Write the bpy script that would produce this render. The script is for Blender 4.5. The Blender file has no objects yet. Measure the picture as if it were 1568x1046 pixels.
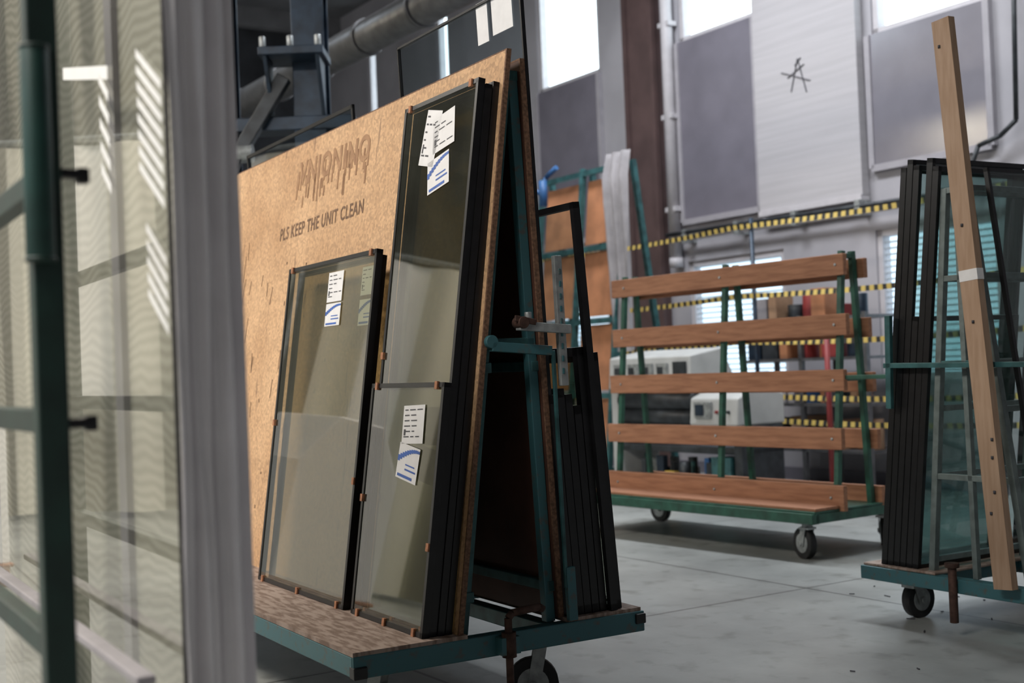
import bpy, math, random
from mathutils import Vector as V, Matrix
random.seed(4)
S=bpy.context.scene
try:
    S.view_settings.view_transform='Standard'
except Exception: pass

# ---------------------------------------------------------------- materials
def new(name):
    m=bpy.data.materials.new(name); m.use_nodes=True
    nt=m.node_tree; nt.nodes.clear()
    o=nt.nodes.new('ShaderNodeOutputMaterial')
    return m,nt,o
def mat(name,c,rough=.5,metal=0,var=.15,scale=8,bump=0,c2=None,stretch=(1,1,1),lo=.35,hi=.65,detail=5,ior=1.5):
    m,nt,o=new(name); N=nt.nodes.new; L=nt.links.new
    b=N('ShaderNodeBsdfPrincipled'); L(b.outputs[0],o.inputs[0]); b.inputs['IOR'].default_value=ior
    tc=N('ShaderNodeTexCoord'); mp=N('ShaderNodeMapping'); mp.inputs['Scale'].default_value=stretch
    no=N('ShaderNodeTexNoise'); no.inputs['Scale'].default_value=scale; no.inputs['Detail'].default_value=detail
    cr=N('ShaderNodeValToRGB')
    L(tc.outputs['Object'],mp.inputs[0]); L(mp.outputs[0],no.inputs['Vector']); L(no.outputs['Fac'],cr.inputs[0])
    a=[x*(1-var) for x in c]; d=[min(1,x*(1+var)) for x in c]
    if c2: a=c2; d=c
    cr.color_ramp.elements[0].position=lo; cr.color_ramp.elements[1].position=hi
    cr.color_ramp.elements[0].color=(*a,1); cr.color_ramp.elements[1].color=(*d,1)
    L(cr.outputs[0],b.inputs['Base Color'])
    b.inputs['Roughness'].default_value=rough; b.inputs['Metallic'].default_value=metal
    if bump:
        bp=N('ShaderNodeBump'); bp.inputs['Strength'].default_value=bump; bp.inputs['Distance'].default_value=.02
        L(no.outputs['Fac'],bp.inputs['Height']); L(bp.outputs[0],b.inputs['Normal'])
    return m
def glass(name,tint,f0=.08,rough=.02,haze=0):
    """thin sheet: tinted transmission + Schlick reflection (same from both sides)"""
    m,nt,o=new(name); N=nt.nodes.new; L=nt.links.new
    lw=N('ShaderNodeLayerWeight'); lw.inputs[0].default_value=.5
    pw=N('ShaderNodeMath'); pw.operation='POWER'; pw.inputs[1].default_value=4.0; L(lw.outputs['Facing'],pw.inputs[0])
    ma=N('ShaderNodeMath'); ma.operation='MULTIPLY_ADD'; ma.inputs[1].default_value=1-f0; ma.inputs[2].default_value=f0; L(pw.outputs[0],ma.inputs[0])
    t=N('ShaderNodeBsdfTransparent'); t.inputs[0].default_value=(*tint,1)
    g=N('ShaderNodeBsdfGlossy'); g.inputs['Roughness'].default_value=rough
    mx=N('ShaderNodeMixShader'); L(ma.outputs[0],mx.inputs[0]); L(t.outputs[0],mx.inputs[1]); L(g.outputs[0],mx.inputs[2])
    out=mx
    if haze:   # diffuse olive haze mixed in as a painted milky reflection
        df=N('ShaderNodeBsdfDiffuse'); df.inputs[0].default_value=(.42,.44,.36,1)
        tc=N('ShaderNodeTexCoord'); no=N('ShaderNodeTexNoise'); no.inputs['Scale'].default_value=3; no.inputs['Detail'].default_value=4
        L(tc.outputs['Object'],no.inputs['Vector'])
        mm=N('ShaderNodeMath'); mm.operation='MULTIPLY'; mm.inputs[1].default_value=haze*2; L(no.outputs['Fac'],mm.inputs[0])
        m2=N('ShaderNodeMixShader'); L(mm.outputs[0],m2.inputs[0]); L(mx.outputs[0],m2.inputs[1]); L(df.outputs[0],m2.inputs[2]); out=m2
    L(out.outputs[0],o.inputs[0])
    return m
def emis(name,c,st):
    m,nt,o=new(name); e=nt.nodes.new('ShaderNodeEmission'); e.inputs[0].default_value=(*c,1); e.inputs[1].default_value=st
    nt.links.new(e.outputs[0],o.inputs[0]); return m
def chip(name,base,dark,streak=.5):
    m,nt,o=new(name); N=nt.nodes.new; L=nt.links.new
    b=N('ShaderNodeBsdfPrincipled'); L(b.outputs[0],o.inputs[0]); b.inputs['Roughness'].default_value=.75
    tc=N('ShaderNodeTexCoord')
    vo=N('ShaderNodeTexVoronoi'); vo.inputs['Scale'].default_value=85
    L(tc.outputs['Object'],vo.inputs['Vector'])
    sp=N('ShaderNodeSeparateColor'); L(vo.outputs['Color'],sp.inputs[0])
    cr=N('ShaderNodeValToRGB'); L(sp.outputs[0],cr.inputs[0])
    cr.color_ramp.elements[0].color=(*[x*.78 for x in base],1); cr.color_ramp.elements[1].color=(*[min(1,x*1.18) for x in base],1)
    n1=N('ShaderNodeTexNoise'); n1.inputs['Scale'].default_value=2.2; n1.inputs['Detail'].default_value=6
    L(tc.outputs['Object'],n1.inputs['Vector'])
    r1=N('ShaderNodeValToRGB'); r1.color_ramp.elements[0].position=.35; r1.color_ramp.elements[1].position=.7
    r1.color_ramp.elements[0].color=(.76,.70,.64,1); r1.color_ramp.elements[1].color=(1,1,1,1)
    L(n1.outputs['Fac'],r1.inputs[0])
    mu=N('ShaderNodeMix'); mu.data_type='RGBA'; mu.blend_type='MULTIPLY'; mu.inputs[0].default_value=1
    L(cr.outputs[0],mu.inputs[6]); L(r1.outputs[0],mu.inputs[7])
    mp=N('ShaderNodeMapping'); mp.inputs['Scale'].default_value=(14,14,1.3); L(tc.outputs['Object'],mp.inputs[0])
    n2=N('ShaderNodeTexNoise'); n2.inputs['Scale'].default_value=1.6; n2.inputs['Detail'].default_value=3; L(mp.outputs[0],n2.inputs['Vector'])
    r2=N('ShaderNodeValToRGB'); r2.color_ramp.elements[0].position=.67; r2.color_ramp.elements[1].position=.72
    r2.color_ramp.elements[0].color=(0,0,0,1); r2.color_ramp.elements[1].color=(streak,)*3+(1,)
    L(n2.outputs['Fac'],r2.inputs[0])
    m2=N('ShaderNodeMix'); m2.data_type='RGBA'; L(r2.outputs[0],m2.inputs[0]); L(mu.outputs[2],m2.inputs[6]); m2.inputs[7].default_value=(*dark,1)
    L(m2.outputs[2],b.inputs['Base Color'])
    return m
def tape_mat():
    m,nt,o=new('hazard_tape'); N=nt.nodes.new; L=nt.links.new
    b=N('ShaderNodeBsdfPrincipled'); L(b.outputs[0],o.inputs[0]); b.inputs['Roughness'].default_value=.4
    tc=N('ShaderNodeTexCoord'); w=N('ShaderNodeTexWave'); w.bands_direction='X'; w.inputs['Scale'].default_value=3.6
    L(tc.outputs['Object'],w.inputs[0]); cr=N('ShaderNodeValToRGB'); cr.color_ramp.interpolation='CONSTANT'
    cr.color_ramp.elements[0].color=(.03,.03,.03,1); cr.color_ramp.elements[1].position=.45; cr.color_ramp.elements[1].color=(.62,.46,.13,1)
    L(w.outputs[0],cr.inputs[0]); L(cr.outputs[0],b.inputs['Base Color']); return m
def cream_mat():
    m,nt,o=new('cream_sheet'); N=nt.nodes.new; L=nt.links.new
    b=N('ShaderNodeBsdfPrincipled'); L(b.outputs[0],o.inputs[0]); b.inputs['Roughness'].default_value=.6
    tc=N('ShaderNodeTexCoord')
    w=N('ShaderNodeTexWave'); w.bands_direction='Z'; w.inputs['Scale'].default_value=14; w.inputs['Distortion'].default_value=16; w.inputs['Detail'].default_value=1.5; w.inputs['Detail Scale'].default_value=.3  # wavy moire painted in, standing for wood reflected in the near pane
    L(tc.outputs['Object'],w.inputs[0])
    cr=N('ShaderNodeValToRGB'); cr.color_ramp.elements[0].color=(.36,.345,.285,1); cr.color_ramp.elements[1].color=(.50,.48,.41,1)
    L(w.outputs[0],cr.inputs[0])
    w2=N('ShaderNodeTexNoise'); w2.inputs['Scale'].default_value=1.0; w2.inputs['Detail'].default_value=1
    mp=N('ShaderNodeMapping'); mp.inputs['Scale'].default_value=(3,3.2,.5); L(tc.outputs['Object'],mp.inputs[0]); L(mp.outputs[0],w2.inputs['Vector'])
    r=N('ShaderNodeValToRGB'); r.color_ramp.elements[0].position=.42; r.color_ramp.elements[0].color=(.5,.51,.51,1); r.color_ramp.elements[1].position=.5; r.color_ramp.elements[1].color=(1,1,1,1)
    L(w2.outputs['Fac'],r.inputs[0])
    mu=N('ShaderNodeMix'); mu.data_type='RGBA'; mu.blend_type='MULTIPLY'; mu.inputs[0].default_value=1
    L(cr.outputs[0],mu.inputs[6]); L(r.outputs[0],mu.inputs[7]); L(mu.outputs[2],b.inputs['Base Color']); return m
def floor_mat():
    m,nt,o=new('concrete_floor'); N=nt.nodes.new; L=nt.links.new
    b=N('ShaderNodeBsdfPrincipled'); L(b.outputs[0],o.inputs[0])
    tc=N('ShaderNodeTexCoord')
    n=N('ShaderNodeTexNoise'); n.inputs['Scale'].default_value=1.1; n.inputs['Detail'].default_value=9; n.inputs['Roughness'].default_value=.62; L(tc.outputs['Object'],n.inputs['Vector'])
    cr=N('ShaderNodeValToRGB'); cr.color_ramp.elements[0].position=.3; cr.color_ramp.elements[1].position=.72
    cr.color_ramp.elements[0].color=(.21,.22,.215,1); cr.color_ramp.elements[1].color=(.40,.42,.405,1); L(n.outputs['Fac'],cr.inputs[0])
    n2=N('ShaderNodeTexNoise'); n2.inputs['Scale'].default_value=7; n2.inputs['Detail'].default_value=6; L(tc.outputs['Object'],n2.inputs['Vector'])
    r2=N('ShaderNodeValToRGB'); r2.color_ramp.elements[0].position=.30; r2.color_ramp.elements[0].color=(.6,.6,.58,1); r2.color_ramp.elements[1].position=.45; r2.color_ramp.elements[1].color=(1,1,1,1); L(n2.outputs['Fac'],r2.inputs[0])
    mu=N('ShaderNodeMix'); mu.data_type='RGBA'; mu.blend_type='MULTIPLY'; mu.inputs[0].default_value=.8; L(cr.outputs[0],mu.inputs[6]); L(r2.outputs[0],mu.inputs[7])
    br=N('ShaderNodeTexBrick'); br.offset=0; br.inputs['Scale'].default_value=1; br.inputs['Brick Width'].default_value=2.4; br.inputs['Row Height'].default_value=2.4; br.inputs['Mortar Size'].default_value=.009
    br.inputs['Color1'].default_value=(1,1,1,1); br.inputs['Color2'].default_value=(1,1,1,1); br.inputs['Mortar'].default_value=(.4,.4,.4,1)
    L(tc.outputs['Object'],br.inputs[0])
    m3=N('ShaderNodeMix'); m3.data_type='RGBA'; m3.blend_type='MULTIPLY'; m3.inputs[0].default_value=1; L(mu.outputs[2],m3.inputs[6]); L(br.outputs[0],m3.inputs[7])
    L(m3.outputs[2],b.inputs['Base Color']); b.inputs['Roughness'].default_value=.38
    bp=N('ShaderNodeBump'); bp.inputs['Strength'].default_value=.12; L(n2.outputs['Fac'],bp.inputs['Height']); L(bp.outputs[0],b.inputs['Normal'])
    return m

TEAL=mat('teal_paint',(.03,.10,.105),.45,.1,.35,14,.05)
TEALW=mat('teal_paint_worn',(.045,.14,.16),.45,.1,c2=(.09,.10,.09),scale=30,lo=.3,hi=.45)
GREEN=mat('green_paint',(.02,.085,.058),.4,.1,.3,12)
DGREEN=mat('dark_green_paint',(.007,.027,.02),.5,.0,.3,12)
SLEEVE=mat('green_foam_sleeve',(.010,.048,.038),.5,0,.3,12)
CHIP=chip('chipboard',(.60,.385,.215),(.12,.065,.04),.6)
CHIPE=mat('chipboard_edge',(.16,.085,.05),.8,var=.4,scale=90)
CHIPSHADE=mat('shaded_stained_chipboard',(.085,.035,.022),.6,var=.3,scale=5)  # stained chipboard, with the shade inside the frame put into its colour
DECK=mat('worn_plywood',(.36,.28,.235),.8,c2=(.19,.13,.10),scale=11,stretch=(5,1,1),lo=.40,hi=.58,detail=8)
BLACK=mat('black_sealant',(.006,.006,.007),.38,var=.3,scale=20)
RUBBER=mat('black_rubber',(.012,.012,.013),.6,var=.3,scale=20)
STEEL=mat('galvanised_steel',(.34,.36,.36),.45,.5,.25,25)
RUST=mat('rusty_steel',(.075,.04,.03),.7,.4,.4,30)
CORK=mat('cork_pad',(.36,.16,.08),.8,var=.25,scale=60)
PAPER=mat('label_paper',(.74,.74,.74),.6,var=.04,scale=20)
INK=mat('label_ink',(.05,.05,.06),.6)
BLUE=mat('label_blue',(.03,.11,.42),.5)
GLO=glass('bronze_glass',(.60,.61,.50),.13,.02,.045)
GLD=glass('bronze_glass_rear',(.66,.66,.55),.05,.03,.02)
GLC=glass('clear_glass',(.72,.80,.82),.09)
GLF=glass('near_glass',(.90,.91,.88),.06,.02)
RACKW=mat('rack_plank_wood',(.37,.175,.095),.7,c2=(.26,.115,.06),scale=5,stretch=(1,9,9),bump=.1)
PINE=mat('pine_plank',(.41,.28,.19),.7,c2=(.34,.22,.14),scale=6,stretch=(9,9,1))
STENCIL=mat('stencil_ink',(.15,.085,.05),.8,var=.3,scale=40)
STENCILF=mat('faded_stencil_ink',(.38,.22,.115),.8,c2=(.27,.145,.075),scale=18)
WALL=mat('painted_wall',(.36,.35,.375),.7,var=.1,scale=1.5,bump=.05)
WHITEP=mat('white_insulation_board',(.43,.415,.43),.6,var=.05,scale=3,stretch=(.3,1,8),bump=.1)
GREYP=mat('grey_wall_panel',(.165,.155,.185),.30,var=.08,scale=3)
GREYG=mat('glossy_grey_panel',(.20,.19,.22),.2,var=.06,scale=3,ior=2.6)
TRIM=mat('light_trim',(.5,.48,.50),.5,var=.06)
TRIMD=mat('panel_trim',(.33,.315,.34),.5,var=.06)
BROWN=mat('brown_column_paint',(.085,.052,.05),.55,var=.15,scale=4)
DARKW=mat('dark_wall',(.05,.055,.065),.8,var=.3,scale=2)
CEIL=mat('ceiling_sheet',(.16,.16,.17),.8,var=.2,scale=2)
NAVY=mat('navy_machine_paint',(.018,.032,.052),.4,.3,.3,10)
DUCT=mat('duct_metal',(.14,.14,.145),.45,.6,.2,10)
MWHITE=mat('machine_white',(.46,.47,.46),.45,var=.08,scale=5)
MDARK=mat('machine_dark',(.03,.035,.04),.45,.2,.4,9)
ORANGE=mat('orange_board',(.40,.17,.08),.7,var=.2,scale=5)
SHEET=mat('grey_plastic_sheet',(.30,.285,.30),.5,var=.15,scale=6)
CURT=mat('white_plastic_curtain',(.80,.77,.79),.45,var=.04,scale=10,bump=.06)
PART=mat('cream_reflector_sheet',(.66,.64,.54),.5,var=.12,scale=1.2,stretch=(3,3,.3))
PARTW=mat('white_reflector_sheet',(.88,.88,.84),.4,var=.03,scale=1.2)
PARTD=mat('olive_reflector_sheet',(.16,.155,.12),.5,var=.15,scale=1.2)
HATCH=mat('white_hatch_reflection',(.80,.80,.77),.5,var=.03)
RED=mat('red_paint',(.24,.03,.03),.5); YEL=mat('yellow_plastic',(.6,.42,.06),.5); BLU=mat('blue_plastic',(.02,.09,.24),.5)
CARD=mat('cardboard',(.33,.2,.12),.8); TAPE=tape_mat(); CREAM=cream_mat(); FLOOR=floor_mat()
WIN=emis('daylight_glazing',(.80,.94,1.0),3.5); WINL=emis('daylight_glazing_low',(.66,.85,1.0),1.8); WINS=emis('reflection_glazing_side',(.85,.92,1.0),3.5)
BLIND=mat('blind_slat',(.6,.62,.63),.5); LAMP=emis('lamp_diffuser',(1,.88,.68),40)

# ---------------------------------------------------------------- builder
class MB:
    def __init__(s): s.v=[];s.f=[];s.mi=[];s.sm=[];s.mats=[]
    def _m(s,m):
        if m not in s.mats: s.mats.append(m)
        return s.mats.index(m)
    def face(s,idx,m,sm=False): s.f.append(idx); s.mi.append(s._m(m)); s.sm.append(sm)
    def beam(s,p1,p2,w,h,m,up=(0,0,1)):
        p1=V(p1);p2=V(p2);d=(p2-p1).normalized();up=V(up)
        sd=d.cross(up)
        if sd.length<.05: sd=d.cross(V((0,1,0)))
        sd.normalize(); u=sd.cross(d).normalized(); n=len(s.v)
        for p in(p1,p2):
            for a,b in((-1,-1),(1,-1),(1,1),(-1,1)): s.v.append(p+sd*a*w/2+u*b*h/2)
        for q in((0,1,2,3),(7,6,5,4),(0,4,5,1),(1,5,6,2),(2,6,7,3),(3,7,4,0)): s.face([n+i for i in q],m)
    def box(s,a,b,m):
        x0,y0,z0=a;x1,y1,z1=b
        s.beam(((x0+x1)/2,y0,(z0+z1)/2),((x0+x1)/2,y1,(z0+z1)/2),abs(x1-x0),abs(z1-z0),m)
    def cyl(s,p1,p2,r,m,seg=20,r2=None):
        p1=V(p1);p2=V(p2);d=(p2-p1).normalized();a=d.orthogonal().normalized();b=d.cross(a);n=len(s.v)
        if r2 is None:r2=r
        for p,rr in((p1,r),(p2,r2)):
            for i in range(seg):
                t=2*math.pi*i/seg; s.v.append(p+a*math.cos(t)*rr+b*math.sin(t)*rr)
        for i in range(seg):
            j=(i+1)%seg; s.face([n+i,n+j,n+seg+j,n+seg+i],m,True)
        s.face([n+i for i in range(seg)],m); s.face([n+seg+i for i in range(seg)],m)
    def tube(s,pts,r,m,seg=10):
        for a,b in zip(pts[:-1],pts[1:]): s.cyl(a,b,r,m,seg)
    def quad(s,pts,m):
        n=len(s.v); s.v+= [V(p) for p in pts]; s.face(list(range(n,n+len(pts))),m)
    def prism(s,pts,ext,m):
        n=len(s.v);k=len(pts);e=V(ext)
        s.v+=[V(p) for p in pts]+[V(p)+e for p in pts]
        s.face([n+i for i in range(k)],m); s.face([n+k+i for i in range(k)],m)
        for i in range(k):
            j=(i+1)%k; s.face([n+i,n+j,n+k+j,n+k+i],m)
    def obj(s,name,parent=None,M=None,bevel=0,recalc=True):
        me=bpy.data.meshes.new(name); me.from_pydata([tuple(v) for v in s.v],[],s.f)
        for m in s.mats: me.materials.append(m)
        for p,i,k in zip(me.polygons,s.mi,s.sm): p.material_index=i; p.use_smooth=k
        if recalc:
            import bmesh
            bm=bmesh.new(); bm.from_mesh(me); bmesh.ops.recalc_face_normals(bm,faces=bm.faces); bm.to_mesh(me); bm.free()
        o=bpy.data.objects.new(name,me); S.collection.objects.link(o)
        if M is not None:o.matrix_world=M
        if parent:o.parent=parent
        if bevel:
            b=o.modifiers.new('bevel','BEVEL'); b.width=bevel; b.segments=2; b.limit_method='ANGLE'; b.angle_limit=.8
        return o
def empty(name,M):
    e=bpy.data.objects.new(name,None); S.collection.objects.link(e); e.matrix_world=M; e.empty_display_size=.1; return e
def frame(x,y,deg): return Matrix.Translation((x,y,0))@Matrix.Rotation(math.radians(deg),4,'Z')
def caster(B,x,y,zt,r,m=STEEL,ang=0):
    a=math.radians(ang); fx,fy=math.cos(a),math.sin(a)
    ox,oy=-fy*r*.35,fx*r*.35
    B.box((x-.05,y-.05,zt-.012),(x+.05,y+.05,zt),m)
    B.cyl((x,y,zt-.035),(x,y,zt-.012),.032,m)
    for s in(-1,1):
        px,py=x+fx*.03*s,y+fy*.03*s
        B.beam((px,py,zt-.035),(px+ox,py+oy,r*.85),.045,.006,m,up=(fx,fy,0))
    B.box((x-.036,y-.036,zt-.045),(x+.036,y+.036,zt-.033),m)
    B.cyl((x+ox-fx*.022,y+oy-fy*.022,r),(x+ox+fx*.022,y+oy+fy*.022,r,),r,RUBBER,28)
    B.cyl((x+ox-fx*.025,y+oy-fy*.025,r),(x+ox+fx*.025,y+oy+fy*.025,r),r*.62,m,24)
    B.cyl((x+ox-fx*.04,y+oy-fy*.04,r),(x+ox+fx*.04,y+oy+fy*.04,r),r*.16,m,12)

# ---------------------------------------------------------------- room (frame: x along window wall, y towards it)
MW=frame(0,0,-57.46)
B=MB(); B.box((-20,-6,-.1),(7,9,0),FLOOR); B.obj('floor',M=MW)
B=MB(); B.box((-20,-6,7),(7,9,7.1),CEIL)
for x in range(-19,7,3): B.box((x-.08,-6,6.7),(x+.08,9,7),CEIL)
B.obj('ceiling',M=MW)
wins=[(-18.0,-17.7,4.6,6.6,0),(-15.8,-15.45,4.6,6.6,0),(-13.24,-11.95,4.6,6.6,0),(-10.53,-9.35,4.6,6.6,0),(-7.88,-6.64,4.05,6.6,0),(-5.0,-3.6,4.6,6.6,0),
      (-13.24,-11.95,.95,2.25,1),(-10.53,-9.1,.95,2.25,1),(-7.94,-6.64,.95,2.3,1)]
def wall_open(name,x0,x1,y0,y1,z1,ops,m):
    B=MB(); cuts=sorted(set([x0,x1]+[o[0] for o in ops]+[o[1] for o in ops]))
    for a,b in zip(cuts[:-1],cuts[1:]):
        mid=(a+b)/2; zz=sorted([(o[2],o[3]) for o in ops if o[0]<mid<o[1]]); z=0
        for l,h in zz:
            B.box((a,y0,z),(b,y1,l),m); z=h
        B.box((a,y0,z),(b,y1,z1),m)
    return B.obj(name,M=MW)
wall_open('wall_right',-20,7,9,9.25,7,wins,WALL)
B=MB(); B.box((-20.2,-6,0),(-20,9,7),DARKW); B.obj('wall_far',M=MW)
B=MB(); B.box((7,-6,0),(7.2,9,7),WALL); B.obj('wall_back',M=MW)
lw=[(-13,-11,2.6,5.6,0),(-9.5,-7.2,2.6,5.6,0),(-5,-3,2.6,5.6,0),(0,2,2.6,5.6,0)]  # unseen glowing windows, added for pane reflections and extra light
wall_open('wall_left',-20,7,-6.25,-6,7,lw,WALL)
k=1
for (a,b,l,h,low) in wins:
    B=MB(); g=WINL if low else WIN
    B.box((a,9.14,l),(b,9.16,h),g)
    for x in(a+.03,b-.03): B.box((x-.03,9.02,l),(x+.03,9.12,h),TRIM)
    for z in(l+.03,h-.03): B.box((a,9.02,z-.03),(b,9.12,z+.03),TRIM)
    if low:
        z=l+.08
        while z<h-.05:
            B.beam((a+.06,9.06,z),(b-.06,9.06,z),.03,.003,BLIND,up=(0,.5,1)); z+=.055
    B.obj('seen_or_reflection_window_%d'%k,M=MW); k+=1
for (a,b,l,h,low) in lw:
    B=MB(); B.box((a,-6.16,l),(b,-6.14,h),WINS)
    for x in(a+.03,(a+b)/2,b-.03): B.box((x-.04,-6.12,l),(x+.04,-6.02,h),TRIM)
    for z in(l+.03,(l+h)/2,h-.03): B.box((a,-6.12,z-.03),(b,-6.02,z+.03),TRIM)
    B.obj('seen_or_reflection_window_%d'%k,M=MW); k+=1
k=1
for a,b,l,h in((-13.24,-11.95,2.67,4.6),(-10.53,-9.35,2.67,4.6),(-7.90,-6.64,2.85,4.05),(-5.0,-3.6,2.67,4.6)):
    B=MB(); B.box((a,8.96,l),(b,8.998,h),GREYG if k==3 else GREYP)
    for x in(a,b): B.box((x-.03,8.945,l),(x+.03,8.998,h),TRIMD)
    B.box((a,8.945,l-.03),(b,8.998,l+.03),TRIMD)
    B.obj('wall_panel' if k==1 else 'wall_panel.%03d'%(k-1),M=MW); k+=1
B=MB(); B.box((-9.30,8.90,2.62),(-7.98,8.99,7),WHITEP); B.box((-9.30,8.88,2.58),(-7.98,8.99,2.63),TRIM)
y=8.895
for p,q in(((-8.80,3.72),(-8.70,4.02)),((-8.70,4.02),(-8.60,3.68)),((-8.92,3.93),(-8.55,3.78)),((-8.62,3.95),(-8.84,3.86)),((-8.66,4.02),(-8.74,3.96))):
    B.beam((p[0],y,p[1]),(q[0],y,q[1]),.008,.008,INK,up=(0,1,0))
B.obj('white_insulation_board',M=MW)
B=MB(); B.box((-11.32,8.90,0),(-10.83,8.995,7),BROWN); B.box((-11.34,8.86,0),(-11.28,8.91,7),BROWN); B.box((-10.87,8.86,0),(-10.81,8.91,7),BROWN); B.obj('steel_column',M=MW)
B=MB(); B.cyl((-10.63,8.92,2.3),(-10.63,8.92,7),.065,TRIM); B.cyl((-10.63,8.92,2.2),(-10.63,8.92,2.3),.075,TRIM)
for z in(2.8,3.8,4.8): B.box((-10.72,8.87,z),(-10.54,8.99,z+.05),TRIM)
B.obj('downpipe',M=MW)
B=MB(); B.cyl((-10.7,8.86,2.55),(-6.0,8.86,2.5),.022,MDARK,10); B.cyl((-10.7,8.9,2.48),(-5.5,8.9,2.45),.018,TRIM,10)
for x in(-10.4,-9.6,-8.8,-8,-7.2,-6.4): B.box((x-.03,8.84,2.44),(x+.03,9,2.58),STEEL)
B.tube([(-6.9,8.9,2.5),(-6.7,8.86,2.85),(-6.5,8.88,2.9),(-6.35,8.88,3.0),(-6.30,8.88,4.5)],.02,MDARK)
B.obj('wall_conduit',M=MW)
B=MB(); B.box((-20,8.97,0),(7,9,.12),GREYP); B.obj('baseboard_right',M=MW)
def add_fill(name,x,y,z,pw,sx,sy,col):  # unseen area light with housing, added to brighten wall, floor and carts
    e=empty(name,MW@Matrix.Translation((x,y,z)))
    B=MB(); B.box((-sx/2-.05,-sy/2-.05,.03),(sx/2+.05,sy/2+.05,.12),TRIM); B.cyl((-sx*.3,0,.1),(-sx*.3,0,6.7-z),.01,STEEL,8); B.cyl((sx*.3,0,.1),(sx*.3,0,6.7-z),.01,STEEL,8); B.obj('fill_housing',e)
    l=bpy.data.lights.new('fill_light','AREA'); l.shape='RECTANGLE'; l.size=sx; l.size_y=sy; l.energy=pw; l.color=col
    o=bpy.data.objects.new('fill_light',l); S.collection.objects.link(o); o.parent=e
add_fill('fill_lamp',-9,6.2,6.3,270,2.4,.8,(.92,.95,1))
add_fill('fill_lamp.001',-5.2,6.5,6.3,200,2.4,.8,(.92,.95,1))
add_fill('fill_lamp.002',-7.5,-1.8,5.6,370,2.4,1.4,(1,.89,.77))
add_fill('fill_lamp.003',-2.0,-2.5,5.4,350,2.4,1.4,(1,.94,.88))
add_fill('fill_lamp.004',-14,3,6.3,60,2.4,.8,(.8,.9,1))
add_fill('fill_lamp.005',-11.5,-2.0,6.2,260,2.4,1.2,(1,.95,.86))
B=MB()
B.cyl((-12.2,2,4.55),(-12.2,2,4.85),.30,LAMP,28,.16); B.cyl((-12.2,2,4.85),(-12.2,2,5.0),.17,TRIM,28,.06); B.cyl((-12.2,2,5.0),(-12.2,2,6.7),.01,STEEL,8)
B.obj('pendant_lamp',M=MW)
# unseen sheet partition and crate, added on the left to mirror in the panes
B=MB(); a=V((-8.2,7.2,0)); b=V((-5.4,13.6,0)); d=b-a; nn=V((d.y,-d.x,0)).normalized(); n=140
for i in range(n+1):
    t=i/n; p=a+d*t+nn*(.06*math.sin(t*70)+.03*math.sin(t*31))
    B.v+=[V((p.x,p.y,.05)),V((p.x,p.y,1.05)),V((p.x,p.y,3.35))]
for i in range(n):
    q=i//9
    mt=PARTW if q%4==1 else (PARTD if q%4==3 else PART)
    B.face([3*i,3*i+3,3*i+4,3*i+1],PARTD if q%2 else PART,True)
    B.face([3*i+1,3*i+4,3*i+5,3*i+2],mt,True)
B.cyl(a+V((0,0,3.4)),b+V((0,0,3.4)),.03,STEEL)
for p in(a,b,(a+b)/2): B.cyl(p,p+V((0,0,3.4)),.03,STEEL)
B.obj('reflection_partition',recalc=False)
B=MB(); B.prism([(0,0,.14),(.8,0,.14),(.8,0,1.0),(.55,0,1.35),(.2,0,1.35),(0,0,1.0)],(0,1.0,0),PARTW)  # crate added for the pale shape mirrored low in the panes
for x in(.05,.4,.75): B.box((x-.05,0,0),(x+.05,1,.14),RACKW)
B.box((-.02,-.02,.12),(.82,1.02,.145),RACKW)
B.obj('reflection_crate',M=frame(-4.3,7.0,25),bevel=.02)

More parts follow.
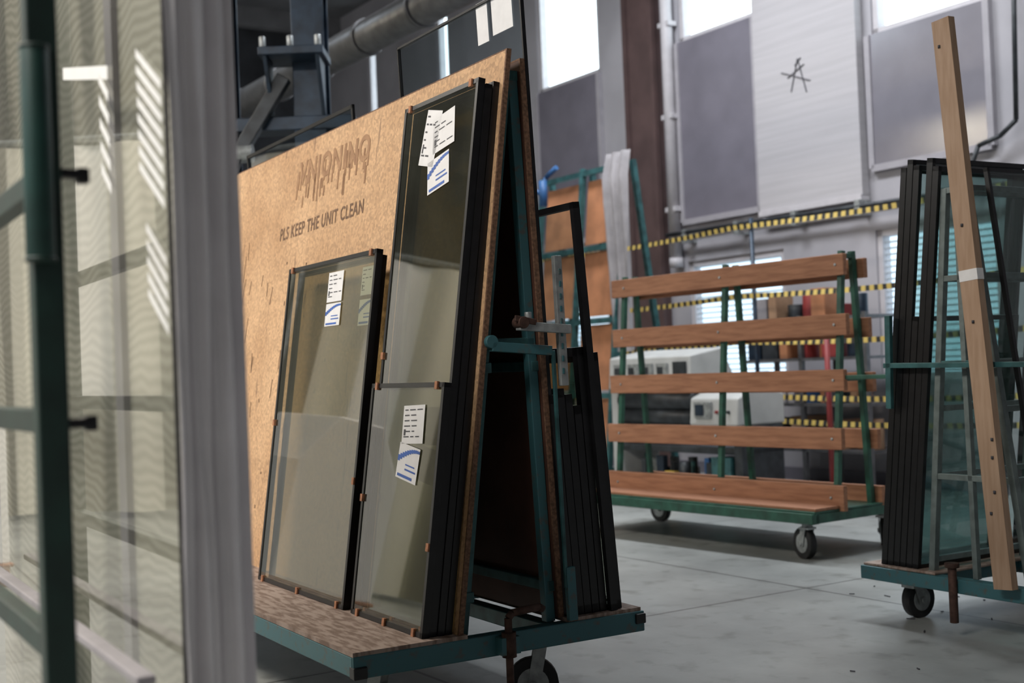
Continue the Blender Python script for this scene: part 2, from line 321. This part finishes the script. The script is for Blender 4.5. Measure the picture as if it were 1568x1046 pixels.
# ---------------------------------------------------------------- insulated glass units
def igu(name,M,x0,y0,y1,z0,z1,m,th,gl,side=-1,labels=(),pads=True,brd=.016):
    w=V((m,0,1)).normalized(); n=V((side,0,-side*m)).normalized(); L=(z1-z0)/w.z
    P=lambda a,b,c: V((x0,0,z0))+V((0,a,0))+w*b+n*c
    B=MB()
    B.beam(P(y0+brd/2,0,-th/2),P(y0+brd/2,L,-th/2),brd,th,BLACK,up=n)
    B.beam(P(y1-brd/2,0,-th/2),P(y1-brd/2,L,-th/2),brd,th,BLACK,up=n)
    B.beam(P(y0,brd/2,-th/2),P(y1,brd/2,-th/2),brd,th,BLACK,up=n)
    B.beam(P(y0,L-brd/2,-th/2),P(y1,L-brd/2,-th/2),brd,th,BLACK,up=n)
    c=-.003; B.quad([P(y0+brd,brd,c),P(y1-brd,brd,c),P(y1-brd,L-brd,c),P(y0+brd,L-brd,c)],gl)
    for (a1,b1,a2,b2) in((y0+brd,brd,y0+brd,L-brd),(y1-brd,brd,y1-brd,L-brd),(y0+brd,L-brd,y1-brd,L-brd)):
        B.beam(P(a1,b1,-th*.6),P(a2,b2,-th*.6),.003,.003,MDARK,up=n)
    if pads:
        pd=[(y0+.06,.01),(y1-.06,.01),((y0+y1)/2,.01),(y0+.05,L-.01),(y1-.05,L-.01),(y0+.01,L*.35),(y1-.01,L*.5)]
        for a,b in pd: B.beam(P(a-.009,b,.001),P(a+.009,b,.001),.026,.010,CORK,up=n)
    for (a,b,lw_,lh,kind,rot) in labels:
        Lb=(b-z0)/w.z; rt=math.radians(rot)
        ex=V((0,-math.cos(rt),0))+w*math.sin(rt); ey=w*math.cos(rt)+V((0,math.sin(rt),0))
        c0=P(a,Lb,.001 if kind<2 else -.006)
        Q=lambda i,j,k:[c0+ex*(i[0])+ey*(j[0])+n*k,c0+ex*i[1]+ey*j[0]+n*k,c0+ex*i[1]+ey*j[1]+n*k,c0+ex*i[0]+ey*j[1]+n*k]
        B.quad(Q((-lw_/2,lw_/2),(-lh/2,lh/2),0),PAPER)
        if kind==0:
            r=random.Random(int(a*1000))
            for i in range(6):
                yy=lh*(.38-.14*i); xs=-lw_*.42
                for _ in range(r.randint(1,3)):
                    l=lw_*r.uniform(.12,.3)
                    if xs+l<lw_*.45: B.quad(Q((xs,xs+l),(yy-lh*.012,yy+lh*.018),.0008),INK)
                    xs+=l+lw_*.08
            B.quad(Q((-lw_*.42,-lw_*.34),(-lh*.28,-lh*.12),.0009),INK)
        elif kind==1:
            for i in range(10):
                t=i/10; x=-lw_*.5+lw_*t; yy=lh*(.02+.38*math.sin(t*1.7)); 
                B.quad(Q((x,x+lw_*.1),(yy-lh*.04,yy+lh*.10*(1.3-t)),.0008),BLUE)
            B.quad(Q((-lw_*.1,lw_*.35),(-lh*.08,-lh*.04),.0008),BLUE)
            B.quad(Q((-lw_*.1,lw_*.42),(-lh*.22,-lh*.17),.0008),BLUE)
            B.quad(Q((-lw_*.42,lw_*.3),(-lh*.44,-lh*.36),.0008),BLUE)
    return B.obj(name,M=M,recalc=False)
cnt=[0]
def pn():
    cnt[0]+=1; return 'insulated_glass_pane' if cnt[0]==1 else 'insulated_glass_pane.%03d'%(cnt[0]-1)

# ---------------------------------------------------------------- teal glass cart
MC=frame(-.53,3.94,30.5); E=empty('glass_transport_cart',MC)
B=MB()
for x in(.035,1.065): B.box((x-.035,0,.265),(x+.035,2.95,.33),TEALW)
for y in(.03,.95,1.9,2.92): B.box((.07,y-.03,.268),(1.03,y+.03,.328),TEALW)
B.box((0,-.012,.262),(1.1,0,.333),TEALW)
for x in(.42,.76): B.box((x-.025,.06,.27),(x+.025,2.9,.325),TEAL)
B.box((-.002,-.02,.262),(.045,.02,.30),BLACK)
B.box((1.06,-.02,.29),(1.102,.02,.325),BLACK)
B.obj('chassis',E,bevel=.004)
B=MB(); B.box((.0,-.01,.331),(.40,2.94,.345),DECK); B.box((.79,-.005,.331),(1.09,2.94,.345),DECK); B.obj('plywood_deck',E)
B=MB()
for y in(.07,1.0,1.95,2.85):
    B.beam((.422,y,.33),(.672,y,2.2),.03,.03,TEAL,up=(1,0,0))
    B.beam((.757,y,.33),(.690,y,2.2),.035,.035,TEALW,up=(1,0,0))
    B.beam((.54,y,1.28),(.735,y,1.28),.035,.035,TEAL)
for z,xl,xr in((2.19,.675,.692),(1.2,.545,.735),(.45,.445,.765)):
    B.beam((xl,.05,z),(xl,2.9,z),.035,.035,TEAL); B.beam((xr,.05,z),(xr,2.9,z),.035,.035,TEAL)
B.obj('a_frame',E,bevel=.003)
def leanboard(name,x0,z0,z1,m,y0,y1,th,mt,me,par):
    w=V((m,0,1)).normalized(); L=(z1-z0)/w.z
    a=V((x0,y0,z0)); B=MB()
    s=V((1,0,-m)).normalized()
    c=a+s*th/2
    B.beam(c+V((0,.004,0)),c+V((0,.004,0))+w*L,.008,th,me,up=s)
    c2=c+V((0,(y1-y0)/2+.004,0))
    B.beam(c2,c2+w*L,(y1-y0)-.008,th,mt,up=s)
    c3=c+w*(L+.003)
    B.beam(c3,c3+V((0,y1-y0,0)),th,.006,me)
    return B.obj(name,par)
leanboard('chipboard_face',.372,.345,2.262,.140,0,2.95,.018,CHIP,CHIPE,E)
leanboard('shaded_chipboard_face',.776,.345,2.24,-.036,.03,2.9,.02,CHIPSHADE,CHIPE,E)
leanboard('shaded_inner_lining',.405,.345,2.2,.136,.12,2.8,.006,CHIPSHADE,CHIPSHADE,E)
def stencil(txt,y,z,size,mt,name,sx=1,rot=0,off=.018):
    m=.14; w=V((m,0,1)).normalized(); X=V((0,-1,0)); n=X.cross(w)
    cu=bpy.data.curves.new(name,'FONT'); cu.body=txt; cu.size=size; cu.align_x='CENTER'; cu.align_y='CENTER'; cu.offset=size*off; cu.space_character=1.12
    cu.materials.append(mt); o=bpy.data.objects.new(name,cu); S.collection.objects.link(o)
    x=.372+m*(z-.345)
    R=Matrix((X,w,n)).transposed().to_4x4()
    o.parent=E; o.matrix_local=Matrix.Translation(V((x,y,z))+n*.0015)@R@Matrix.Rotation(math.radians(rot),4,'Z')@Matrix.Diagonal((sx,1,1,1))
stencil('PLS KEEP THE UNIT CLEAN',1.57,1.865,.083,STENCIL,'stencil_text',.87,1,.015)
stencil('VNIONINO',1.47,2.115,.15,STENCILF,'faded_stencil_text',.95,0,.03)
B=MB(); w=V((.14,0,1)).normalized(); rr=random.Random(3)
for i in range(70):
    if i<30: y=rr.uniform(1.08,1.9); z=rr.uniform(1.95,2.06); l=rr.uniform(.04,.12); wd=.014; mt=STENCILF; sl=0
    elif i<48: y=rr.uniform(.9,2.7); z=rr.uniform(.5,2.15); l=rr.uniform(.008,.02); wd=.008; mt=STENCIL; sl=rr.uniform(-.5,.5)
    else: y=rr.uniform(1.65,2.6); z=rr.uniform(.6,1.8); l=rr.uniform(.05,.14); wd=.004; mt=STENCIL; sl=rr.uniform(-.3,.1)
    p=V((.372+.14*(z-.345)-.0012,y,z)); B.beam(p,p+w*l+V((0,sl*l,0)),wd,.001,mt,up=(1,0,0))
B.obj('board_scuffs',E)
B=MB()
B.beam((.53,-.005,1.27),(.76,-.005,1.25),.03,.032,TEALW); B.cyl((.53,-.02,1.285),(.53,.05,1.285),.022,TEALW)
B.beam((.62,-.035,1.335),(.82,-.035,1.32),.03,.03,STEEL)
B.cyl((.63,-.06,1.345),(.63,-.01,1.345),.02,RUST); B.cyl((.66,-.035,1.35),(.66,-.035,1.38),.012,STEEL); B.beam((.60,-.05,1.36),(.68,-.05,1.345),.01,.02,RUST)
B.beam((.80,-.02,1.13),(.79,-.02,1.57),.030,.02,STEEL,up=(0,1,0))
for i in range(9): B.box((.790,-.033,1.17+i*.042),(.799,-.029,1.19+i*.042),TEALW)
B.beam((.80,-.015,.34),(.795,-.015,.52),.035,.02,TEALW,up=(0,1,0))
B.beam((.78,-.015,.45),(.765,-.015,1.25),.012,.012,TEAL)
B.obj('clamp_bracket',E,bevel=.002)
B=MB()
B.box((.50,-.055,.27),(.57,-.012,.325),TEALW)
B.tube([(.535,-.04,.03),(.535,-.04,.385),(.55,-.04,.40),(.66,-.03,.405),(.675,-.03,.395)],.0125,RUST)
B.cyl((.535,-.04,.26),(.535,-.04,.34),.024,RUST); B.cyl((.535,-.04,.0),(.535,-.04,.03),.02,RUST)
B.obj('parking_brake_rod',E)
B=MB()
for x,y,a in((.80,.20,60),(.18,.20,40),(.80,2.7,0),(.18,2.7,20)): caster(B,x,y,.265,.09,STEEL,a)
B.obj('casters',E)
SL=.145
igu(pn(),MC,.255,.67,1.585,.347,1.66,SL,.026,GLO,-1,[(1.04,1.545,.15,.12,0,0),(1.04,1.435,.15,.09,1,0)])
igu(pn(),MC,.284,.69,1.54,.347,1.64,SL,.024,GLD,-1,[(.79,1.55,.12,.11,0,0),(.79,1.43,.12,.10,1,0)],pads=False)
igu(pn(),MC,.255,.03,.60,.347,1.16,SL,.026,GLO,-1,[(.23,1.02,.16,.13,0,2),(.245,.89,.16,.12,1,-8)])
igu(pn(),MC,.284,.035,.60,.347,2.17,SL,.026,GLO,-1,[(.26,2.03,.16,.13,0,8),(.275,1.885,.16,.12,1,10),(.36,2.02,.12,.2,0,-12)])
igu(pn(),MC,.312,.03,.58,.347,2.15,SL,.024,GLD,-1,pads=False)
igu(pn(),MC,.340,.03,.60,.347,2.16,SL,.024,GLD,-1,pads=False)
igu(pn(),MC,.808,.03,1.0,.347,2.51,-.036,.014,GLC,1,[(.31,2.44,.08,.15,2,0),(.17,2.44,.14,.13,2,0)],pads=False,brd=.008)
igu(pn(),MC,.812,1.49,2.9,.347,2.38,-.036,.012,GLC,1,pads=False)
for i,(x,zt,y1) in enumerate(((.840,1.10,1.2),(.871,1.12,.9),(.902,1.10,1.2),(.934,1.06,1.1),(.966,1.26,1.0))):
    igu(pn(),MC,x,.02,y1,.347,zt,-.06,.028,GLD,1,pads=False,brd=.03)
igu(pn(),MC,.997,.0,.75,.347,1.76,-.065,.027,GLC,1,pads=False,brd=.022)
igu(pn(),MC,1.028,.02,1.0,.347,1.24,-.065,.027,GLD,1,pads=False,brd=.03)

# ---------------------------------------------------------------- green slatted rack
MR=frame(1.69,7.4,-54.3); ER=empty('slatted_glass_rack',MR)
B=MB(); Lr=2.3
for y in(.03,.87): B.box((-Lr,y-.03,.22),(0,y+.03,.28),GREEN)
for x in(-.03,-.8,-1.5,-Lr+.03): B.box((x-.03,.03,.222),(x+.03,.87,.278),GREEN)
B.box((-Lr,.02,.28),(0,.88,.292),GREEN)
xs=(-.06,-1.03,-2.05)
for x in xs:
    B.beam((x,.29,.28),(x,.43,1.82),.035,.035,GREEN,up=(0,1,0)); B.beam((x,.60,.28),(x,.52,1.82),.035,.035,GREEN,up=(0,1,0))
    B.beam((x,.43,1.79),(x,.52,1.79),.03,.03,GREEN); B.beam((x,.36,1.05),(x,.55,1.05),.03,.03,GREEN)
B.beam((-.10,.33,1.06),(.35,.33,1.06),.025,.025,GREEN)
B.obj('steel_frame',ER,bevel=.003)
B=MB()
for i,zt in enumerate((1.80,1.44,1.109,.762,.416)):
    yf=.27+.14*(zt-.35)/1.5; yb=.63-.08*(zt-.35)/1.5
    xo=(-.02,.01,0,-.01,.015)[i]; hh=.128 if i<4 else .15
    B.beam((-2.12+xo,yf-.02,zt-.065),(0.02+xo,yf-.02,zt-.065),.035,hh,RACKW)
    B.beam((-2.12,yb+.02,zt-.085),(0.0,yb+.02,zt-.085),.035,.12,RACKW)
    for x in(-.06,-1.03,-2.0): B.cyl((x,yf-.045,zt-.065),(x,yf-.036,zt-.065),.009,STEEL,10)
B.box((-2.12,.03,.292),(.0,.24,.31),RACKW)
B.obj('wooden_slats',ER,bevel=.004)
B=MB()
for x,y,a in((-.13,.1,15),(-.13,.8,-20),(-2.15,.1,0),(-2.15,.8,30)): caster(B,x,y,.222,.092,STEEL,a+60)
B.obj('casters',ER)

# ---------------------------------------------------------------- right hand cart
MQ=frame(1.566,5.85,-59.5); EQ=empty('glass_trolley',MQ)
B=MB()
B.box((0,-.03,.18),(1.35,.03,.24),TEALW)
for y in(.6,1.25): B.box((0,y-.03,.18),(1.35,y+.03,.24),TEALW)
for x in(.03,.35,.85,1.32): B.box((x-.03,0,.182),(x+.03,1.28,.238),TEALW)
B.box((.01,-.02,.24),(.42,1.28,.252),DECK)
B.obj('chassis',EQ,bevel=.004)
B=MB()
FG=mat('grey_green_frame',(.15,.185,.18),.45,.2,.2,20)
for y in(.03,.62,1.2):
    B.beam((.37,y,.24),(.53,y,1.88),.03,.03,FG,up=(1,0,0)); B.beam((.86,y,.24),(.64,y,1.88),.03,.03,FG,up=(1,0,0))
    for z in(.66,1.14,1.5,1.87):
        k_=(z-.24)/1.64; B.beam((.37+.16*k_,y,z),(.86-.22*k_,y,z),.025,.025,TEAL if z==1.14 else FG)
    B.beam((.60,y,.24),(.585,y,1.88),.025,.025,FG,up=(1,0,0))
for z in(.30,.66,.95,1.14,1.5,1.87):
    k_=(z-.24)/1.64
    for x in(.37+.16*k_,.86-.22*k_): B.beam((x,.03,z),(x,1.2,z),.024,.024,FG)
B.beam((.2,-.03,1.14),(.95,-.03,1.13),.02,.022,TEAL); B.beam((.22,-.03,.95),(.235,-.03,1.36),.03,.02,TEAL,up=(0,1,0))
B.cyl((.535,-.045,.06),(.535,-.045,.30),.018,RUST); B.cyl((.535,-.045,.29),(.535,-.045,.31),.03,RUST)
B.obj('a_frame',EQ,bevel=.002)
B=MB()
for x,y,a in((.15,.14,0),(1.2,.14,20),(.15,1.15,40),(1.2,1.15,10)): caster(B,x,y,.182,.082,STEEL,a)
B.obj('casters',EQ)
GLT=glass('green_tint_glass',(.76,.84,.83),.09,.02,.02)
for i,(x,zt,y1) in enumerate(((.10,2.0,.72),(.136,2.03,.72),(.172,2.0,.7),(.208,1.35,.66),(.244,2.02,.72),(.278,1.98,.98))):
    igu(pn(),MQ,x,0,y1,.254,zt,.125,.031,GLT,-1,pads=False,brd=.02)
igu(pn(),MQ,.90,.1,1.2,.254,1.95,-.125,.02,GLT,1,pads=False)
B=MB()
B.beam((.825,-.075,.24),(.645,-.075,2.56),.088,.036,PINE,up=(0,1,0))
B.beam((.730,-.075,1.475),(.7265,-.075,1.52),.091,.039,PAPER,up=(0,1,0))
rr=random.Random(8)
for i in range(7):
    t=rr.uniform(.05,.95); x=.825-.18*t+rr.uniform(-.03,.03); B.cyl((x,-.0935,.24+2.32*t),(x,-.0937,.24+2.32*t+.012),.006,INK,8)
B.obj('timber_post',M=MQ)

# ---------------------------------------------------------------- foreground rack, curtain
MF=frame(-.651,1.8,30.5); EF=empty('vertical_storage_rack',MF)
B=MB()
for y in(0,1.9): B.box((-.021,y-.02,.12),(.021,y+.022,2.5),DGREEN)
for z in(1.49,1.15,.83,.3): B.beam((0,.02,z),(0,1.9,z),.03,.035,DGREEN)
B.cyl((-.012,-.026,1.375),(-.012,-.026,1.67),.020,SLEEVE)
for z in(1.375,1.67): B.cyl((-.012,-.026,z-.004),(-.012,-.026,z+.004),.0215,DGREEN)
for z in(1.50,1.145): 
    B.beam((.02,.0,z),(.055,.01,z),.022,.014,BLACK); B.beam((.055,.01,z-.012),(.055,.01,z+.010),.018,.022,BLACK)
B.beam((0,0,.14),(0,1.9,.14),.06,.06,DGREEN); B.beam((.34,.5,.14),(.34,1.9,.14),.05,.06,DGREEN); B.beam((0,.6,.14),(.34,.6,.14),.05,.05,DGREEN); B.beam((0,1.85,.14),(.34,1.85,.14),.05,.05,DGREEN)
caster(B,.03,.1,.11,.045,STEEL,20); caster(B,.03,1.8,.11,.045,STEEL,0); caster(B,.32,.7,.11,.045,STEEL,0); caster(B,.32,1.7,.11,.045,STEEL,0)
B.beam((.15,.12,.74),(.15,1.8,.74),.03,.015,SHEET)
B.obj('frame',EF,bevel=.003)
igu('glass_sheet',MF,.206,.11,2.1,.17,2.4,0,.006,GLF,-1,pads=False,brd=.006)
B=MB()  # white quads painted on the pane as its hatched reflections
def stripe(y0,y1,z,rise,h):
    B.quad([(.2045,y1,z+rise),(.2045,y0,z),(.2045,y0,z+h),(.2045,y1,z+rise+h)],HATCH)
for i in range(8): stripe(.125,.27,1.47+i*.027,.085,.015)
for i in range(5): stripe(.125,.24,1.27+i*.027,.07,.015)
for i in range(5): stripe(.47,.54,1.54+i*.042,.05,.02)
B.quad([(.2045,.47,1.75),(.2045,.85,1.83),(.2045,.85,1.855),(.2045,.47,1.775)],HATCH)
B.obj('painted_pane_reflections',M=MF,recalc=False)
B=MB(); B.box((.275,.20,.17),(.31,2.3,2.42),CREAM)
for y in(.7,1.35): B.box((.262,y-.03,.17),(.275,y+.03,2.42),SHEET)
B.obj('wrapped_board',M=MF)
B=MB(); n=120; p0=V((-.522,1.975,0)); p1=V((-.443,2.10,0)); dr=(p1-p0); nr=V((dr.y,-dr.x,0)).normalized(); rows=30
for r_ in range(rows+1):
    z=.02+2.68*r_/rows
    for i in range(n+1):
        t=i/n; sw=1-t**4
        off=.011*math.sin(t*19+.5*math.sin(z*2.1))+.006*math.sin(t*43+z*1.2)+sw*(.004*math.sin(z*5+t*13)+.002*math.sin(z*13+t*7))
        p=p0+dr*t+nr*off; B.v.append(V((p.x,p.y,z)))
for r_ in range(rows):
    for i in range(n):
        a=r_*(n+1)+i; B.face([a,a+1,a+n+2,a+n+1],CURT,True)
B.cyl((-.60,1.86,2.72),(-.38,2.19,2.72),.015,STEEL)
B.obj('plastic_curtain',recalc=False)

# ---------------------------------------------------------------- background equipment
e=empty('laminating_machine',MW@Matrix.Translation((-9.3,6.95,0)))
B=MB()
B.box((0,0,0),(1.7,.5,.16),MDARK); B.box((0,.02,.16),(.1,.48,.95),MWHITE); B.box((1.6,.02,.16),(1.7,.48,.66),MDARK)
B.box((0,.05,.42),(1.7,.48,.48),MDARK)
B.prism([(0,0,.96),(0,.02,1.24),(0,.38,1.3),(0,.5,1.05),(0,.5,.96)],(1.12,0,0),MWHITE)
B.prism([(1.12,-.02,.66),(1.12,.0,.88),(1.12,.25,.98),(1.12,.5,.9),(1.12,.5,.66)],(.58,0,0),MWHITE)
B.obj('body',e,bevel=.015)
B=MB()
for i in range(4): B.box((.10+i*.2,-.012,1.07),(.24+i*.2,.006,1.18),STEEL); B.box((.12+i*.2,-.018,1.09),(.19+i*.2,-.01,1.15),MDARK)
for i in range(6): B.cyl((.12+i*.15,-.03,1.015),(.12+i*.15,.004,1.015),.02,MDARK if i%3 else RED,12)
B.box((.92,-.012,1.02),(1.08,.006,1.19),MDARK)
for z,r in((.86,.085),(.72,.07),(.58,.05)): B.cyl((.10,.10,z),(1.12,.10,z),r,MDARK,24)
B.cyl((1.12,.12,.58),(1.6,.12,.58),.05,STEEL)
B.box((1.2,-.035,.72),(1.4,-.008,.85),STEEL); B.box((1.22,-.04,.74),(1.32,-.034,.83),NAVY)
for i in range(3): B.cyl((1.46+i*.07,-.03,.77),(1.46+i*.07,-.008,.77),.014,(RED,GREEN,MDARK)[i],12)
B.obj('rollers_and_controls',e)
B=MB(); rr=random.Random(5)
for i in range(30):
    x=rr.uniform(.12,1.45); h=rr.uniform(.06,.22); w_=rr.uniform(.04,.14); z=.165
    m=rr.choice([MDARK,MDARK,BLU,NAVY,STEEL,TEAL,YEL,MDARK])
    if i%3: B.box((x,.03+.01*i,z),(x+w_,.08+.01*i,z+h),m)
    else: B.cyl((x,.06+.01*i,z),(x,.06+.01*i,z+h),w_*.4,m,14)
B.box((1.35,.0,.165),(1.58,.2,.40),TEAL)
B.obj('motors_and_cans',e)
e=empty('tool_shelf',MW@Matrix.Translation((-8.95,8.25,0)))
B=MB()
for x in(0,.75,1.5):
    for y in(.02,.45): B.box((x-.02,y-.02,0),(x+.02,y+.02,1.55),DUCT)
for z in(.35,.75,1.15,1.5): B.box((0,0,z),(1.5,.47,z+.025),DUCT)
B.obj('frame',e)
B=MB(); rr=random.Random(21)
for z in(.375,.775,1.175,1.525):
    x=.04
    while x<1.35:
        w_=rr.uniform(.06,.2); h=rr.uniform(.08,.3); m=rr.choice([CARD,CARD,ORANGE,NAVY,RED,MDARK,TEAL,SHEET,MDARK,BLU])
        if rr.random()<.6:B.box((x,.05,z),(x+w_,.05+rr.uniform(.2,.36),z+h),m)
        else:B.cyl((x+w_/2,.2,z),(x+w_/2,.2,z+h),min(w_/2,.1),m,14)
        x+=w_+.03
B.obj('shelf_contents',e,bevel=.004)
B=MB(); B.cyl((0,0,.02),(0,0,1.45),.022,RED,16); B.cyl((0,0,0),(0,0,.03),.15,RED,20); B.cyl((0,0,1.45),(0,0,1.49),.035,MDARK,16)
B.obj('red_barrier_post',M=MW@Matrix.Translation((-7.35,7.7,0)))
e=empty('board_storage_rack',MW@Matrix.Translation((-10.8,7.0,0)))
B=MB()
for x in(0,.7,1.35):
    B.beam((x,.0,0),(x,.35,3.1),.05,.05,TEAL,up=(0,1,0)); B.beam((x,.85,0),(x,.45,3.1),.05,.05,TEAL,up=(0,1,0)); B.beam((x,0,.15),(x,.85,.15),.05,.05,TEAL)
for z in(.2,.9,1.6,2.3,3.05): B.beam((0,.35*z/3.1,z),(1.35,.35*z/3.1,z),.05,.05,TEAL)
B.obj('frame',e)
B=MB()
for x in(.04,.74):
    for z in(.25,.95,1.65,2.35):
        y0=.35*z/3.1+.04; B.prism([(x,y0,z),(x+.58,y0,z),(x+.58,y0+.07,z+.62),(x,y0+.07,z+.62)],(0,.02,0),ORANGE)
B.obj('boards',e)
B=MB()
for r_ in range(9):
    for i in range(13):
        z=1.3+1.85*r_/8; x=1.26+.32*i/12; B.v.append(V((x,.18+.03*math.sin(i*1.3+r_*.7)-(.0 if z<3 else -.05),z)))
for r_ in range(8):
    for i in range(12):
        a=r_*13+i; B.face([a,a+1,a+14,a+13],SHEET,True)
B.obj('dust_sheet',e,recalc=False)
B=MB(); B.tube([(.1,.12,3.1),(.2,.05,2.95),(.35,.08,2.9),(.42,.1,3.05),(.6,.1,3.12)],.025,BLU); B.cyl((.5,.0,2.75),(.5,.0,3.0),.04,BLU); B.obj('hose',e)
e=empty('hazard_tape_barrier',MW@Matrix.Translation((0,8.02,0)))
B=MB()
for x in(-12.0,-8.5,-5.4): B.cyl((x,0,0.02),(x,0,2.45),.02,NAVY,14); B.cyl((x,0,0),(x,0,.04),.16,NAVY,20)
B.obj('posts',e)
B=MB()
for z in(2.385,1.757,1.34,.86,.65):
    n0=len(B.v); K=28
    for i in range(K+1):
        t=i/K; x=-12+6.6*t; sg=-.035*math.sin(math.pi*((t*2)%1))
        B.v+= [V((x,-.03+.01*math.sin(t*17),z+sg-.022)),V((x,-.03,z+sg+.022))]
    for i in range(K): a=n0+2*i; B.face([a,a+2,a+3,a+1],TAPE,True)
B.obj('tape',e,recalc=False)
e=empty('glass_processing_gantry',Matrix.Translation((-1.7,9.6,0)))
B=MB()
for x in(-.42,.27,-1.4): 
    B.box((x-.03,-.12,0),(x+.03,.12,6),NAVY); B.box((x-.12,-.14,0),(x+.12,-.11,6),NAVY); B.box((x-.12,.11,0),(x+.12,.14,6),NAVY)
B.box((-1.5,-.16,3.02),(.6,.1,3.12),NAVY); B.box((-1.5,-.14,4.15),(.6,.1,4.4),NAVY)
B.box((-.05,-.42,3.52),(.42,.0,3.58),NAVY); B.prism([(-.02,-.4,3.52),(-.02,-.14,3.52),(-.02,-.14,3.1)],(.03,0,0),NAVY); B.prism([(.36,-.4,3.52),(.36,-.14,3.52),(.36,-.14,3.1)],(.03,0,0),NAVY)
B.beam((-.35,-.2,2.7),(.1,-.2,3.4),.1,.1,MDARK); B.cyl((-.5,-.2,2.85),(-.15,-.2,2.85),.07,STEEL); B.cyl((-.55,-.2,2.65),(-.55,-.2,2.95),.05,DUCT)
for x in(-.02,.18,.38): B.cyl((x,-.38,3.58),(x,-.38,3.66),.025,STEEL,10)
B.box((-.8,-.2,0),(.5,.4,1.2),NAVY)
B.beam((.45,.0,2.9),(1.5,.6,3.25),.1,.14,NAVY); B.beam((-.3,.3,4.9),(2.2,1.6,4.9),.12,.2,NAVY)
B.obj('frame',e,bevel=.006)
B=MB(); B.cyl((-16,5,4.12),(-4,5,4.12),.15,DUCT,28)
for x in range(-16,-3): B.cyl((x,5,4.12),(x+.05,5,4.12),.165,DUCT,28)
for x in(-14.5,-11,-7.5): B.cyl((x,5,4.2),(x,5,6.7),.012,STEEL,8)
B.obj('ventilation_duct',M=MW)
B=MB(); rr=random.Random(2)
for i in range(16):
    x=rr.uniform(1.2,2.4); y=rr.uniform(4.8,6.6); a=rr.uniform(0,6); l=rr.uniform(.01,.04); B.beam((x,y,.003),(x+l*math.cos(a),y+l*math.sin(a),.004),.004,.004,INK)
B.obj('floor_debris')

# ---------------------------------------------------------------- camera, world
w=bpy.data.worlds.new('world'); S.world=w; w.use_nodes=True
bg=w.node_tree.nodes['Background']; bg.inputs[0].default_value=(.5,.6,.7,1); bg.inputs[1].default_value=.3
cd=bpy.data.cameras.new('camera'); cd.lens=45; cd.sensor_width=36; cd.dof.use_dof=True; cd.dof.focus_distance=4.4; cd.dof.aperture_fstop=2.8
c=bpy.data.objects.new('camera',cd); S.collection.objects.link(c)
c.matrix_world=Matrix.Translation((0,0,1.2))@Matrix.Rotation(math.radians(91.14),4,'X')@Matrix.Rotation(-.04,4,'Z')
S.camera=c
